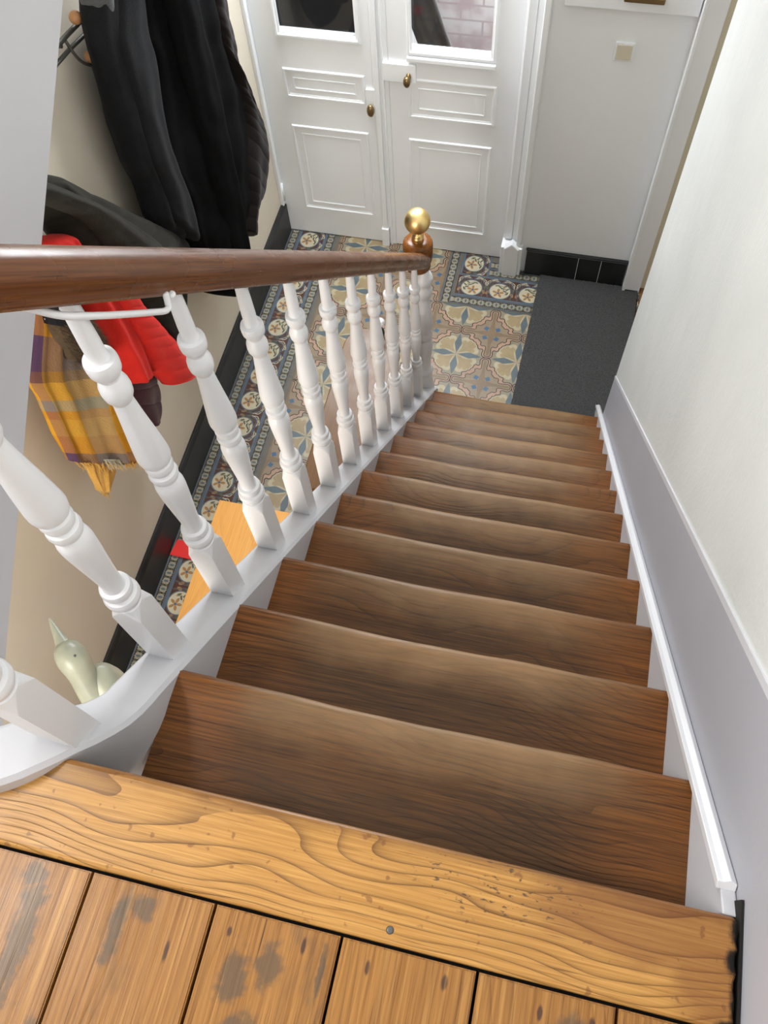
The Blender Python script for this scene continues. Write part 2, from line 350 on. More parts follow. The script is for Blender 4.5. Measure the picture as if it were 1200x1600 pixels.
# ---- ground floor with its cement tile pattern (inlaid colour pieces)
def build_floor():
    keys = list(FC); MI = {k: i for i, k in enumerate(keys)}
    bm = bm_new()
    def poly(pts, key, lay):
        z = .0004*lay
        vs = [bm.verts.new((x, y, z)) for x, y in pts]
        try: f = bm.faces.new(vs); f.material_index = MI[key]
        except ValueError: pass
    def line(pts, w, key, lay):
        L = []; R = []
        for i, (x, y) in enumerate(pts):
            a = pts[max(i-1, 0)]; b = pts[min(i+1, len(pts)-1)]
            dx, dy = b[0]-a[0], b[1]-a[1]; l = math.hypot(dx, dy) or 1
            L.append((x-dy/l*w/2, y+dx/l*w/2)); R.append((x+dy/l*w/2, y-dx/l*w/2))
        for i in range(len(pts)-1): poly([L[i], L[i+1], R[i+1], R[i]], key, lay)
    def sm(pts, n=5):
        out = []
        for k in range((len(pts)-1)*n+1): out.append(cat(pts, k/((len(pts)-1)*n)))
        return out
    # slab below
    box(bm, -1.25, 1.5, -1.3, 4.3, -.12, -.0005, MI['grout'])
    T = .1555; TY = .1577
    sx, sy = .028-4*T*2, 2.557+4*TY   # a star corner
    X0, X1 = -.777, 1.12; Y0, Y1 = -.6, 2.88
    def field_ok(cx, cy):
        return (X0 < cx < X1 and Y0 < cy < Y1) or (X0 < cx < -.12 and cy < 3.4 and cy > 0)
    # quadrant pieces in tile units: star at (0,0), cross at (1,1), knots at (1,0),(0,1)
    half = lambda pts: pts + [(b, a) for a, b in reversed(pts)]
    pink = [(1, .0), (.91, .015), (.845, .07), (.825, .17), (.845, .27), (.80, .335), (.72, .32), (.66, .37), (.645, .45), (.59, .49), (.565, .565)]
    pink_poly = [(1, 1)] + [(1, .04)] + sm(pink, 3) + [(b, a) for a, b in reversed(sm(pink, 3))]
    arm = [(1, .05), (.93, .065), (.895, .14), (.905, .28), (.91, .41), (.865, .47), (.78, .455), (.72, .51), (.725, .60), (.68, .64), (.67, .67)]
    arm_poly = [(1, 1)] + sm(arm, 3) + [(b, a) for a, b in reversed(sm(arm, 3))]
    inner = [(1, .11), (.965, .13), (.95, .22), (.955, .40), (.95, .55), (.93, .68), (.90, .80), (.90, .90)]
    inner_poly = [(1, 1)] + sm(inner, 3) + [(b, a) for a, b in reversed(sm(inner, 3))]
    fl = [(.03, .03), (.14, .085), (.26, .135), (.36, .15), (.46, .12), (.56, .15), (.58, .24), (.52, .285), (.58, .34), (.60, .42), (.54, .46), (.535, .535)]
    fl_poly = sm(fl, 3) + [(b, a) for a, b in reversed(sm(fl, 3))][:-1]
    crm = [(.0, .0), (.2, .06), (.45, .085), (.62, .085), (.70, .14), (.70, .26), (.645, .32), (.625, .42), (.58, .50), (.575, .575)]
    crm_poly = sm(crm, 3) + [(b, a) for a, b in reversed(sm(crm, 3))][:-1]
    lf = [(.08, 0), (.18, .04), (.30, .085), (.42, .115), (.54, .095), (.62, .06), (.70, .05), (.82, 0)]
    lf_poly = sm(lf, 3)
    vein1 = [(.1, .1), (.3, .26), (.5, .5)]
    vein2 = [(.14, .10), (.34, .18), (.52, .24)]
    for i in range(-6, 14):
        for j in range(-24, 6):
            cx0, cy0 = sx+i*T, sy+j*TY
            if not field_ok(cx0+T/2, cy0+TY/2): continue
            a = i % 2; b = j % 2
            def tf(p):
                u = 1-p[0] if a else p[0]; w = 1-p[1] if b else p[1]
                return (cx0+u*T, cy0+w*TY)
            mp = lambda P: [tf(q) for q in P]
            poly(mp([(0.004, 0.004), (.996, 0.004), (.996, .996), (0.004, .996)]), 'base', 1)
            poly(mp(crm_poly), 'cream', 2)
            poly(mp(pink_poly), 'pink', 2.2)
            poly(mp(arm_poly), 'brown', 2.4); poly(mp(inner_poly), 'cross', 2.6)
            poly(mp(fl_poly), 'yellow', 3)
            poly(mp(lf_poly), 'blue', 3.2); poly(mp([(q, p) for p, q in lf_poly]), 'blue', 3.3)
            line(mp(sm(pink)), .0040, 'line', 4); line(mp(sm([(q, p) for p, q in pink])), .0040, 'line', 4.1)
            line(mp(sm(arm)), .0036, 'line', 4.2); line(mp(sm([(q, p) for p, q in arm])), .0036, 'line', 4.3)
            for vv in (vein1, vein2, [(q, p) for p, q in vein2]): line(mp(sm(vv)), .0012, 'brown', 4)
            dd = [(.81+.085*math.cos(k*PI/4+.4)*(1.15 if k % 2 else .85), .81+.085*math.sin(k*PI/4+.4)*(1.15 if k % 2 else .85)) for k in range(8)]
            poly(mp(dd), 'dot', 3.5)
    # border pieces. dirn: frame origin o, along unit a, across unit c
    def frame(o, a, c): return lambda p: (o[0]+p[0]*a[0]+p[1]*c[0], o[1]+p[0]*a[1]+p[1]*c[1])
    def strip(o, a, c, L, w=.052):
        f = frame(o, a, c)
        poly([f(p) for p in [(0, 0), (L, 0), (L, w), (0, w)]], 'teeth', 1)
        n = int(L/.0395)
        for k in range(n+1):
            x = k*L/n if n else 0
            e = [(min(max(x+.0225*math.cos(q*PI/6)*(1 if q % 3 else 1.1), 0), L), w/2+.0175*math.sin(q*PI/6)*(1.05 if q % 2 else .92)) for q in range(12)]
            poly([f(p) for p in e], 'stripc', 2)
            if 0 < x < L:
                e = [(x+.0055*math.cos(q*PI/6), w/2+.011*math.sin(q*PI/6)) for q in range(12)]
                poly([f(p) for p in e], 'blue', 3)
                for q in (-1, 1):
                    e = [(x+.02+.006*math.cos(g*PI/4), w/2+q*.008+.005*math.sin(g*PI/4)) for g in range(8)]
                    if x+.026 < L: poly([f(p) for p in e], 'leaf', 3.1)
        for y in (.0025, w-.0025):
            poly([f(p) for p in [(0, y-.0022), (L, y-.0022), (L, y+.0022), (0, y+.0022)]], 'band', 3.4)
        m = int(L/.0105)
        for k in range(m):
            for y, s in ((.0065, 1), (w-.0065, -1)):
                x = k*L/m
                poly([f(p) for p in [(x+.001, y), (x+.0095, y), (x+.005, y+s*.006)]], 'line', 3.5)
    def flower(o, a, c, w=.157, L=.1577):
        f = frame(o, a, c)
        P = lambda pts, k, l: poly([f(p) for p in pts], k, l)
        E = lambda x, y, rx, ry, rot, n=18: [(x+rx*math.cos(q*2*PI/n)*math.cos(rot)-ry*math.sin(q*2*PI/n)*math.sin(rot), y+rx*math.cos(q*2*PI/n)*math.sin(rot)+ry*math.sin(q*2*PI/n)*math.cos(rot)) for q in range(n)]
        P([(0, 0), (L, 0), (L, w), (0, w)], 'maroon', 1)
        for y in (.007, w-.007): P([(0, y-.006), (L, y-.006), (L, y+.006), (0, y+.006)], 'band', 2)
        mx, my = L*.48, w*.42
        for q in (-1, 1):   # pale curls running between the medallions
            for o1, o2, key in ((0, 0, 'med'), (.010, -.008, 'band'), (-.010, .010, 'med')):
                line([f(p) for p in sm([(mx+q*(.074+o1*.3), w*.60+o2), (mx+q*(.064-o1*.5), w*.74+o2), (mx+q*(.040+o1), w*.86+o2), (mx+q*(.016-o1), w*.80+o2+.006), (mx+q*(.022), w*.90)], 4)], .0042, key, 2.2+abs(o1)*20)
        P(E(mx, my, .060, .056, 0, 24), 'band', 2.6); P(E(mx, my, .0545, .0505, 0, 24), 'med', 2.8)
        for q in range(5):
            an = q*2*PI/5+.3
            P(E(mx-.008+.0185*math.cos(an), my-.014+.0175*math.sin(an), .0135, .0070, an, 12), 'petal', 3.2)
        P(E(mx-.008, my-.014, .0062, .0062, 0, 10), 'dot', 3.6)
        line([f(p) for p in sm([(mx+.030, my-.022), (mx+.034, my+.004), (mx+.016, my+.030), (mx-.012, my+.042)], 4)], .0028, 'leaf', 3.3)
        for x, y, r in ((.040, -.010, 1.2), (.024, .004, -.5), (.038, .018, .7), (.012, .020, -.2), (.024, .036, .5), (-.004, .030, -.6), (-.020, .036, .3)):
            P(E(mx+x, my+y, .0115, .0045, r, 10), 'leaf', 3.4)
        for q in (-1, 1):
            P(E(mx+q*.066, w*.30, .008, .014, .3*q, 10), 'petal', 2.4); P(E(mx+q*.068, w*.52, .007, .012, -.5*q, 10), 'leaf', 2.5)
            line([f(p) for p in sm([(mx+q*.056, w*.12), (mx+q*.066, w*.45), (mx+q*.044, w*.72), (mx+q*.060, w*.90)], 4)], .003, 'leaf', 2.7)
            line([f(p) for p in sm([(mx+q*.060, w*.10), (mx+q*.072, w*.5), (mx+q*.054, w*.9)], 4)], .0026, 'band', 2.75)
    # left border: strip against the skirting, flowers, strip towards the field
    strip((-1.038, -.6), (0, 1), (1, 0), 3.84)
    k = 0
    while True:
        y = 2.078-.076+.1577*(7-k)
        k += 1
        if y > 3.25: continue
        if y < -.6: break
        flower((-.986, y), (0, 1), (1, 0), w=.157)
    strip((-.829, -.6), (0, 1), (1, 0), 3.84)
    # right-hand border round the mat
    strip((-.12+.052, 2.882), (1, 0), (0, 1), 1.1)
    strip((-.12, 2.882), (0, 1), (1, 0), .37)
    flower((-.053, 3.095), (0, 1), (1, 0)); flower((-.053+.157, 2.937), (-1, 0), (0, 1))
    k = 0
    for k in range(6): flower((.104+.157*k, 2.937), (1, 0), (0, 1), w=.157)
    strip((.104, 3.096), (1, 0), (0, 1), .96)
    strip((.104, 3.15), (1, 0), (0, 1), .96); 
    fl_ = struct('floor', bm, [M['t_'+k] for k in keys])
    return fl_
build_floor()

# wooden floor of the side room seen past the wall end
bm = bm_new(); box(bm, .898, 1.5, 1.9, 3.165, -.02, .012); struct('trim_1', bm, M['parquet'], bevel=.002)

# left wall + black skirting
bm = bm_new(); box(bm, XL-.12, XL, -1.3, YD+.02, 0, 3.9); struct('wall_left', bm, M['wall_left'])
bm = bm_new(); prism(bm, [(XL, 0), (XL+.024, 0), (XL+.024, .185), (XL+.012, .2), (XL, .2)], 1, -1.3, YD-.004); struct('baseboard_left', bm, M['black'], bevel=.002)
# door wall: frame posts, transom and wall around the two doors
bm = bm_new()
box(bm, XL-.12, XL+.006, YD+.02, YD+.14, 0, 2.9); box(bm, .20, XW+.6, 3.17, YD+.14, 0, 2.9); box(bm, XL, .2, YD+.0, YD+.14, 2.2, 2.9)
struct('wall_back', bm, M['wall_back'])
bm = bm_new()
box(bm, .285, .798, 3.148, 3.17, 0, .165); box(bm, .28, .802, 3.152, 3.17, .165, .172)
struct('baseboard_back', bm, M['black'], bevel=.003)
bm = bm_new()
for x in (.552, .668): box(bm, x, x+.0022, 3.1468, 3.149, .004, .163)
b = struct('joint', bm, M['wall_back'], bpy.data.objects['baseboard_back'])
# casing right of the doors with plinth block
bm = bm_new()
box(bm, .152, .245, YD-.045, YD+.02, .0, 2.3); box(bm, .160, .198, YD-.062, YD-.04, .2, 2.3); box(bm, .225, .252, 3.14, 3.2, .2, 2.3)
box(bm, .150, .262, 3.13, YD, 0, .19); prism(bm, [(.168, 0), (.245, 0), (.245, .19), (.206, .225), (.168, .19)], 1, 3.118, 3.16)
struct('trim_2', bm, M['door'], bevel=.004)
bm = bm_new(); box(bm, .803, .892, 3.125, 3.19, 0, 2.6); box(bm, .803, .818, 3.115, 3.13, 0, 2.6); struct('trim_3', bm, M['door'], bevel=.003)
bm = bm_new(); box(bm, .892, 1.5, 3.15, 3.19, 0.012, 2.6); struct('wall_side', bm, M['cream'])
# middle post with its fluted strip
bm = bm_new(); box(bm, -.508, -.432, YD-.004, YD+.06, 0, 2.2); box(bm, -.500, -.476, YD-.020, YD, .0, 2.2); box(bm, -.464, -.452, YD-.014, YD, 0, 2.2)
box(bm, -.508, -.468, YD-.028, YD, 0, .12); struct('trim_4', bm, M['door'], bevel=.003)
bm = bm_new(); box(bm, XL+.0, -1.046, YD-.03, YD+.06, 0, 2.2); struct('trim_5', bm, M['door'], bevel=.003)

def moulding(bm, x0, x1, z0, z1, y, w=.020, d=.007):
    """raised picture-frame moulding on the door face"""
    prof = [(0, 0), (.25*w, d), (.55*w, d), (.7*w, d*.45), (w, d*.3), (w, 0)]
    for k in range(len(prof)-1):
        (a, da), (b, db) = prof[k], prof[k+1]
        A = [(x0+a, z0+a), (x1-a, z0+a), (x1-a, z1-a), (x0+a, z1-a)]; B = [(x0+b, z0+b), (x1-b, z0+b), (x1-b, z1-b), (x0+b, z1-b)]
        for i in range(4):
            j = (i+1) % 4
            bm.faces.new([bm.verts.new(p) for p in ((A[i][0], y-da, A[i][1]), (A[j][0], y-da, A[j][1]), (B[j][0], y-db, B[j][1]), (B[i][0], y-db, B[i][1]))])

def door(name, x0, x1, wx0, wx1, wz, panels, y):
    bm = bm_new()
    box(bm, x0, wx0, y, y+.04, .006, 2.19); box(bm, wx1, x1, y, y+.04, .006, 2.19); box(bm, wx0, wx1, y, y+.04, .006, wz); box(bm, wx0, wx1, y, y+.04, 1.98, 2.19)
    d = struct(name, bm, M['door'])
    for (a, b, c, e) in panels:
        bm = bm_new(); moulding(bm, a, b, c, e, y+.0005); moulding(bm, a+.045, b-.045, c+.045, e-.045, y+.0005, .010, .0035)
        obj('panel_moulding', bm, M['door'], d)
    bm = bm_new(); moulding(bm, wx0-.012, wx1+.012, wz-.022, 2.0, y+.0005, .024, .010); obj('window_moulding', bm, M['door'], d)
    bm = bm_new(); box(bm, wx0-.002, wx1+.002, y+.018, y+.022, wz-.002, 1.982); obj('glass_pane', bm, M['glass'], d)
    return d
dl = door('door_1', -1.045, -.509, -.928, -.561, 1.17, [(-.935, -.545, .180, .700), (-.935, -.545, .85, 1.0)], YD)
dr = door('door_2', -.431, .148, -.335, .031, 1.15, [(-.348, .052, .145, .70), (-.345, .055, .815, 1.015)], YD-.004)
# extra ledge moulding below the right window
bm = bm_new(); box(bm, -.345, .045, YD-.022, YD-.003, 1.10, 1.122); obj('sill_moulding', bm, M['door'], dr, bevel=.004)
bm = bm_new(); box(bm, -.455, -.305, YD-.020, YD-.003, .998, 1.085); lp = obj('lock_plate', bm, M['door'], dr, bevel=.003)
bm = bm_new(); lathe(bm, [(.0, -.062), (.010, -.061), (.0155, -.054), (.0165, -.046), (.0135, -.036), (.0075, -.03), (.0065, -.016), (.011, -.014), (.011, -.01)], (0, 0, 0), 20, 'y')
for v_ in bm.verts: v_.co.z *= 1.6
bmesh.ops.translate(bm, verts=bm.verts, vec=(-.338, YD-.008, 1.030)); obj('knob', bm, M['antique'], dr, smooth=True)
bm = bm_new(); lathe(bm, [(.0, -.05), (.012, -.049), (.0175, -.042), (.0175, -.036), (.012, -.028), (.008, -.02), (.008, -.004)], (0, 0, 0), 20, 'y')
for v_ in bm.verts: v_.co.z *= 1.75
bmesh.ops.translate(bm, verts=bm.verts, vec=(-.520, YD+.006, .846)); obj('knob', bm, M['antique'], dl, smooth=True)
bm = bm_new(); box(bm, -.544, -.50, YD-.012, YD+.001, .80, .94); obj('lock_plate', bm, M['door'], dl, bevel=.003)
bm = bm_new(); tube(bm, [(-1.046, YD-.012, .22), (-1.046, YD-.012, .33)], .008, 10); obj('hinge', bm, M['door'], dl, smooth=True)

# outside, seen through the panes
bm = bm_new(); box(bm, -.42, 1.0, 3.86, 3.96, -.1, 2.8); struct('wall_outside', bm, M['brick'])
bm = bm_new(); box(bm, -1.6, -.46, 3.60, 3.68, -.1, 2.8); struct('wall_closet', bm, M['darkroom'])
bm = bm_new()
pts = [(-.50, 3.45, 2.6), (-.47, 3.45, 1.9), (-.42, 3.44, 1.5), (-.32, 3.44, 1.2), (-.20, 3.44, .85), (-.1, 3.45, .4), (-.08, 3.45, 0.02)]
R_ = []
for k in range(33):
    c = Vector(cat(pts, k/32)); R_.append([bm.verts.new(c+Vector((.075*math.cos(a*2*PI/24), .03*math.sin(a*2*PI/24)+.008*math.sin(a*2*PI/24*5), 0))) for a in range(24)])
for A, B in zip(R_, R_[1:]):
    for i in range(24): bm.faces.new((A[i], A[(i+1) % 24], B[(i+1) % 24], B[i]))
bm.faces.new(R_[0]); bm.faces.new(R_[-1][::-1])
tag(obj('curtain', bm, M['darkroom'], smooth=True), 'dark curtain edge seen through the glass of the right-hand door', 'curtain')

# stair wall (right) : shiny painted plaster above a lavender band that follows the stairs
bm = bm_new(); box(bm, XW, XW+.11, -1.3, 2.19, 0, 5.0); 
bmesh.ops.bevel(bm, geom=[e for e in bm.edges if abs(e.verts[0].co.y-2.19) < 1e-4 and abs(e.verts[1].co.y-2.19) < 1e-4 and abs(e.verts[0].co.x-XW) < 1e-4 and abs(e.verts[1].co.x-XW) < 1e-4], offset=.006, segments=3, affect='EDGES')
struct('wall_right', bm, M['wall_shiny'])
bm = bm_new()
zd = lambda y: 2.70-1.0149*y
prism(bm, [(-1.3, H-.25), (-.02, H-.25), (2.186, .02), (2.186, zd(2.186)), (-.9, zd(-.9)), (-1.3, zd(-.9))], 0, XW-.003, XW+.001); struct('trim_6', bm, M['dado'], bevel=.002)
bm = bm_new(); prism(bm, [(2.186, zd(2.186)-.001), (2.186, zd(2.186)+.016), (-.9, zd(-.9)+.016), (-.9, zd(-.9)-.001)], 0, XW-.0035, XW+.001); struct('trim_7', bm, M['string'])

# ceilings and far walls that shape the light
bm = bm_new(); box(bm, XL, 1.5, 2.05, YD+.14, 2.62, 2.80); struct('ceiling', bm, M['wall_back'])
bm = bm_new(); box(bm, 1.5, 1.56, 1.6, 3.4, 0, 2.8); struct('wall_side_room', bm, M['cream'])
bm = bm_new(); box(bm, XL-.12, XW+.11, -1.42, -1.3, 0, 5.0); struct('wall_front', bm, M['wall_back'])

# ---------------------------------------------------------------- staircase
st = thing('staircase', (.37, 1.1, 0), 'steep wooden staircase with twelve worn brown treads between white strings', 'staircase')
for k in range(1, 13):
    y, z = k*GO, (13-k)*RIS
    bm = bm_new()
    rnd = random.Random(k)
    # rounded nosing profile in (y, z)
    prof = [(y-GO-.028, z-.032), (y-.02, z-.032), (y-.008, z-.031), (y-.002, z-.026), (y, z-.018), (y-.0005, z-.011), (y-.004, z-.0045), (y-.010, z-.001), (y-.018, z), (y-.05, z), (y-.09, z), (y-GO-.028, z)]
    NX = 28; x0, x1 = XS-.004, W+.002
    rings = []
    for i in range(NX+1):
        x = x0+(x1-x0)*i/NX; u = (x-x0)/(x1-x0)
        wr = .004*math.exp(-((u-.42)/.22)**2)+.0016*noise.noise(Vector((x*9, k*3.1, 0)))
        rings.append([bm.verts.new((x, yy-(wr*1.2 if yy > y-.03 else 0), zz-(wr if (zz > z-.01 and yy > y-.06) else 0))) for yy, zz in prof])
    m = len(prof)
    for A, B in zip(rings, rings[1:]):
        for j in range(m): bm.faces.new((A[j], A[(j+1) % m], B[(j+1) % m], B[j]))
    bm.faces.new(rings[0]); bm.faces.new(rings[-1][::-1])
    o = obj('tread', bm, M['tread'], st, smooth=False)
    for p in o.data.polygons: p.use_smooth = True
    # local coordinates: origin at the nosing so the wear follows each tread
    o.data.transform(Matrix.Translation(ORG[st.name]-Vector((0, y, z)))); o.location = Vector((0, y, z))-ORG[st.name]
    md = o.modifiers.new('edges', 'EDGE_SPLIT'); md.split_angle = math.radians(50)
for k in range(13):
    y, z = k*GO-.03, (13-k)*RIS
    bm = bm_new(); box(bm, XS-.002, W+.001, y-.016, y, z-RIS, z-.031); obj('riser', bm, M['riser'], st)
# landing nosing board (cut round the stair well)
XC, YC, RO, RI = -.195, .108, .187, .114      # well curve: centre, outer/inner radius of the kerb
bm = bm_new()
def arcpts(r, a0, a1, n): return [(XC+r*math.cos(a0+(a1-a0)*i/n), YC+r*math.sin(a0+(a1-a0)*i/n)) for i in range(n+1)]
rr = RO-.012
a_hit = -math.acos(0) + 0
th = math.asin((0-YC)/rr)          # where the arc crosses y = 0 (right side)
arc = arcpts(rr, th, -PI-th, 20)
out = [(-.75, -.113), (-.75, 0)] + [(x, y) for x, y in reversed(arc)]
# ragged right end
rg = random.Random(3)
right = [(.757+rg.uniform(-.002, .001)+.0085, -.113+.113*i/14) for i in range(15)]
top = right[::-1] + [(-.75, -.113), (-.75, 0)] + [(x, y) for x, y in reversed(arc)]
A = [bm.verts.new((x, y, H)) for x, y in top]; B = [bm.verts.new((x, y, H-.035)) for x, y in top]
bm.faces.new(A); bm.faces.new(B[::-1])
for i in range(len(top)): bm.faces.new((A[i], A[(i+1) % len(top)], B[(i+1) % len(top)], B[i]))
o = obj('landing_nosing', bm, M['nosing'], st, bevel=.009); o.modifiers['bevel'].segments = 3
o.data.transform(Matrix.Translation(ORG[st.name]-Vector((0, 0, H)))); o.location = Vector((0, 0, H))-ORG[st.name]
bm = bm_new(); 
for x, y in ((.391, -.098),): lathe(bm, [(.0038, H-.002), (.0045, H+.0004), (.003, H+.0009), (0, H+.0010)], (x, y, 0), 12)
obj('nail', bm, M['blackmetal'], st, smooth=True)
# wall string with a bead along its upper edge
nl = lambda y: H-S*y
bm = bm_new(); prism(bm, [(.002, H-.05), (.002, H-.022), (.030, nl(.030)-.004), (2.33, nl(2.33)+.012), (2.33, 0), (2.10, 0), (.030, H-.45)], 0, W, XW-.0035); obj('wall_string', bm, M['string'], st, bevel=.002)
bm = bm_new()
pA, pB = Vector((0, .034, nl(.034)+.004)), Vector((0, 2.334, nl(2.334)+.018))
sweep(bm, [Vector((XW-.014, p.y, p.z)) for p in (pA, pB)], [(-.0125, -.006), (.010, -.006), (.010, .004), (.002, .0085), (-.006, .005), (-.0125, .005)]); obj('bead', bm, M['white'], st, bevel=.001)
# open string with its curl round the well and the start of the upper flight
def ztop(s): # s = arc length past the tangent point
    ks = [0, .03, .06, .09, .12, .16, .24, .48]; kz = [0, .036, .080, .122, .140, .149, .160, .21]
    for a, b, c, d in zip(ks, ks[1:], kz, kz[1:]):
        if s <= b+1e-6: return nl(YC)-.002+c+(d-c)*(s-a)/(b-a)
    return nl(YC)+.21
bm = bm_new()
sects = []
for i in range(2): 
    y = [2.275, YC+.02][i]; sects.append(((XS-.0375, y), (1, 0), nl(y)-.002, nl(y)-.30 if i else max(0, nl(y)-.30)))
sects.insert(1, ((XS-.0375, 1.95), (1, 0), nl(1.95)-.002, nl(1.95)-.30))
NA = 28
for i in range(NA+1):
    a = -PI*i/NA; s = -a*(RO+RI)/2
    zt = ztop(s); zb_ = nl(YC)-.30+(.155)*(i/NA)+.0
    if i > NA*.72: zt += .30*((i-NA*.72)/(NA*.28))**2
    sects.append(((XC+(RO+RI)/2*math.cos(a), YC+(RO+RI)/2*math.sin(a)), (math.cos(a), math.sin(a)), zt, zb_))
sects.append(((XC-(RO+RI)/2, 1.75), (-1, 0), 2.44+.3+.705*(1.75-.108)+.30, 2.160+.705*(1.75-.108)))
rings = []
hw = .0365
for (cx, cy), (nx, ny), zt, zb_ in sects:
    rings.append([bm.verts.new((cx+nx*hw, cy+ny*hw, zb_)), bm.verts.new((cx+nx*hw, cy+ny*hw, zt-.008)), bm.verts.new((cx+nx*(hw-.006), cy+ny*(hw-.006), zt)),
                  bm.verts.new((cx-nx*(hw-.006), cy-ny*(hw-.006), zt)), bm.verts.new((cx-nx*hw, cy-ny*hw, zt-.008)), bm.verts.new((cx-nx*hw, cy-ny*hw, zb_))])
for A, B in zip(rings, rings[1:]):
    for j in range(6): bm.faces.new((A[j], A[(j+1) % 6], B[(j+1) % 6], B[j]))
bm.faces.new(rings[0]); bm.faces.new(rings[-1][::-1])
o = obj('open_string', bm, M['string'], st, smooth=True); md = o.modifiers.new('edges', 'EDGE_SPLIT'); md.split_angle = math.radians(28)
bm = bm_new(); bx = [(.0, nl(0)-.16-.12), (2.06, nl(2.06)-.285), (2.06, nl(2.06)-.30), (0, nl(0)-.32)]
prism(bm, [(0.02, nl(.02)-.27), (2.02, nl(2.02)-.27), (2.02, nl(2.02)-.29), (.02, nl(.02)-.29)], 0, XS, W); obj('soffit', bm, M['wall_back'], st)

# upper flight overhead: the sloping soffit behind its string
bm = bm_new()
prism(bm, [(.108, 2.20), (1.75, 2.20+.705*1.642), (1.75, 2.29+.705*1.642), (.108, 2.29)], 0, XL, XC-(RO+RI)/2-.02)
struct('ceiling_upper_flight', bm, M['wall_back'])

# landing boards
bm = bm_new()
xs = [-.75, -.58, -.42, -.268, -.116, .037, .190, .340, .494, .645, .757]
for a, b in zip(xs, xs[1:]):
    box(bm, a+.0018, b-.0018, -1.25, -.1165, H-.03, H-.0015+random.uniform(-.0012, .0004))
bmesh.ops.bevel(bm, geom=[e for e in bm.edges if abs(e.verts[0].co.z-e.verts[1].co.z) < 1e-4 and e.verts[0].co.z > H-.01], offset=.0018, segments=2, affect='EDGES')
struct('floor_landing', bm, M['plank'], loc=(0, 0, H))
bm = bm_new(); box(bm, -.75, XW-.004, -1.26, -.02, H-.06, H-.031); box(bm, -.75, XW-.004, -1.26, -.012, H-.2, H-.06); box(bm, .7685, .7715, -1.2, .02, H-.032, H-.004); struct('floor_dark_base', bm, M['gap'])  # near-black base darkens the board gaps; last box blackens the gap at the wall

# ---------------------------------------------------------------- balustrade
bal = thing('balustrade', (XB, 2.22, .05), 'white turned balusters under a dark mahogany handrail along the open stair side', 'balustrade')
BH = .8038
def baluster_bm(x, y, z0, h, k=1.0, rot=0):
    bm = bm_new()
    zz = lambda f: z0+f*h/BH
    # square block whose foot follows the slope
    a = .0215*k
    v0 = []
    for sx_, sy_ in ((-1, -1), (1, -1), (1, 1), (-1, 1)): v0.append((x+sx_*a, y+sy_*a))
    lo = [bm.verts.new((px, py, z0-.012-S*(py-y))) for px, py in v0]
    hi = [bm.verts.new((px, py, zz(.190))) for px, py in v0]
    n = 40; top = []
    for i in range(n):
        an = 2*PI*i/n-PI*.75
        top.append((an, .0215*k*.98))
    bm.faces.new(lo)
    for i in range(4): bm.faces.new((lo[i], lo[(i+1) % 4], hi[(i+1) % 4], hi[i]))
    # chamfered shoulder: square -> circle
    c1 = [bm.verts.new((x+a*.99*math.cos(an), y+a*.99*math.sin(an), zz(.2165))) for an, r in top]
    for i in range(4):
        seg = [c1[(i*10+j) % n] for j in range(11)]
        for j in range(10): 
            if j < 5: bm.faces.new((hi[i], seg[j+1], seg[j]))
            else: bm.faces.new((hi[(i+1) % 4], seg[j+1], seg[j]))
        bm.faces.new((hi[i], hi[(i+1) % 4], seg[5]))
    prof = [(.0195, .2175), (.0180, .221), (.0222, .2245), (.0252, .231), (.0255, .238), (.0235, .2445), (.0180, .2475), (.0178, .2505), (.0215, .2535), (.0225, .260), (.0208, .2665), (.0160, .269), (.0152, .274),
            (.0150, .284), (.0152, .296), (.0165, .315), (.0188, .345), (.0210, .375), (.0222, .398), (.0220, .408), (.0200, .419), (.0165, .425), (.0162, .429), (.0205, .4315), (.0218, .4385), (.0205, .4455), (.0160, .4485), (.0160, .4515), (.0198, .4545), (.0208, .461), (.0195, .4675), (.0158, .4705), (.0160, .473),
            (.0222, .478), (.0236, .486), (.0236, .494), (.0225, .510), (.0205, .535), (.0180, .562), (.0156, .590), (.0140, .612), (.0138, .620), (.0160, .625), (.0188, .632), (.0198, .641), (.0192, .651), (.0165, .660), (.0140, .666), (.0142, .670),
            (.0175, .674), (.0200, .680), (.0208, .688), (.0208, .696), (.0196, .7005), (.0135, .7015), (.0120, .706), (.0122, .73), (.0112, .77), (.0098, .81), (.0098, .846)]
    prev = [bm.verts.new((x+a*.93*math.cos(an), y+a*.93*math.sin(an), zz(.2172))) for an, r in top]
    for i in range(n): bm.faces.new((c1[i], c1[(i+1) % n], prev[(i+1) % n], prev[i]))
    for r, f in prof:
        if f > .2172:
            cur = [bm.verts.new((x+r*k*math.cos(an), y+r*k*math.sin(an), zz(f))) for an, _ in top]
            for i in range(n): bm.faces.new((prev[i], prev[(i+1) % n], cur[(i+1) % n], cur[i]))
            prev = cur
    bm.faces.new(prev[::-1])
    return bm, 4*11+1
first = None
for k in range(1, 13):
    y = YB+k*GO; z0 = nl(y)-.004
    if k == 1: z0 = 2.378
    pos = Vector((XB-.010*y/2.2 if k > 1 else -.060, y, z0))
    if first is None:
        bb_, nf_ = baluster_bm(pos.x, pos.y, pos.z, BH); first = obj('baluster', bb_, M['white'], bal, smooth=True)
        for p_ in list(first.data.polygons)[:nf_]: p_.use_smooth = False
        first.data.transform(Matrix.Translation(ORG[bal.name]-pos)); first.location = pos-ORG[bal.name]
        md = first.modifiers.new('edges', 'EDGE_SPLIT'); md.split_angle = math.radians(24)
        o = first
    else:
        o = first.copy(); col.objects.link(o); o.parent = bal; o.location = pos-ORG[bal.name]
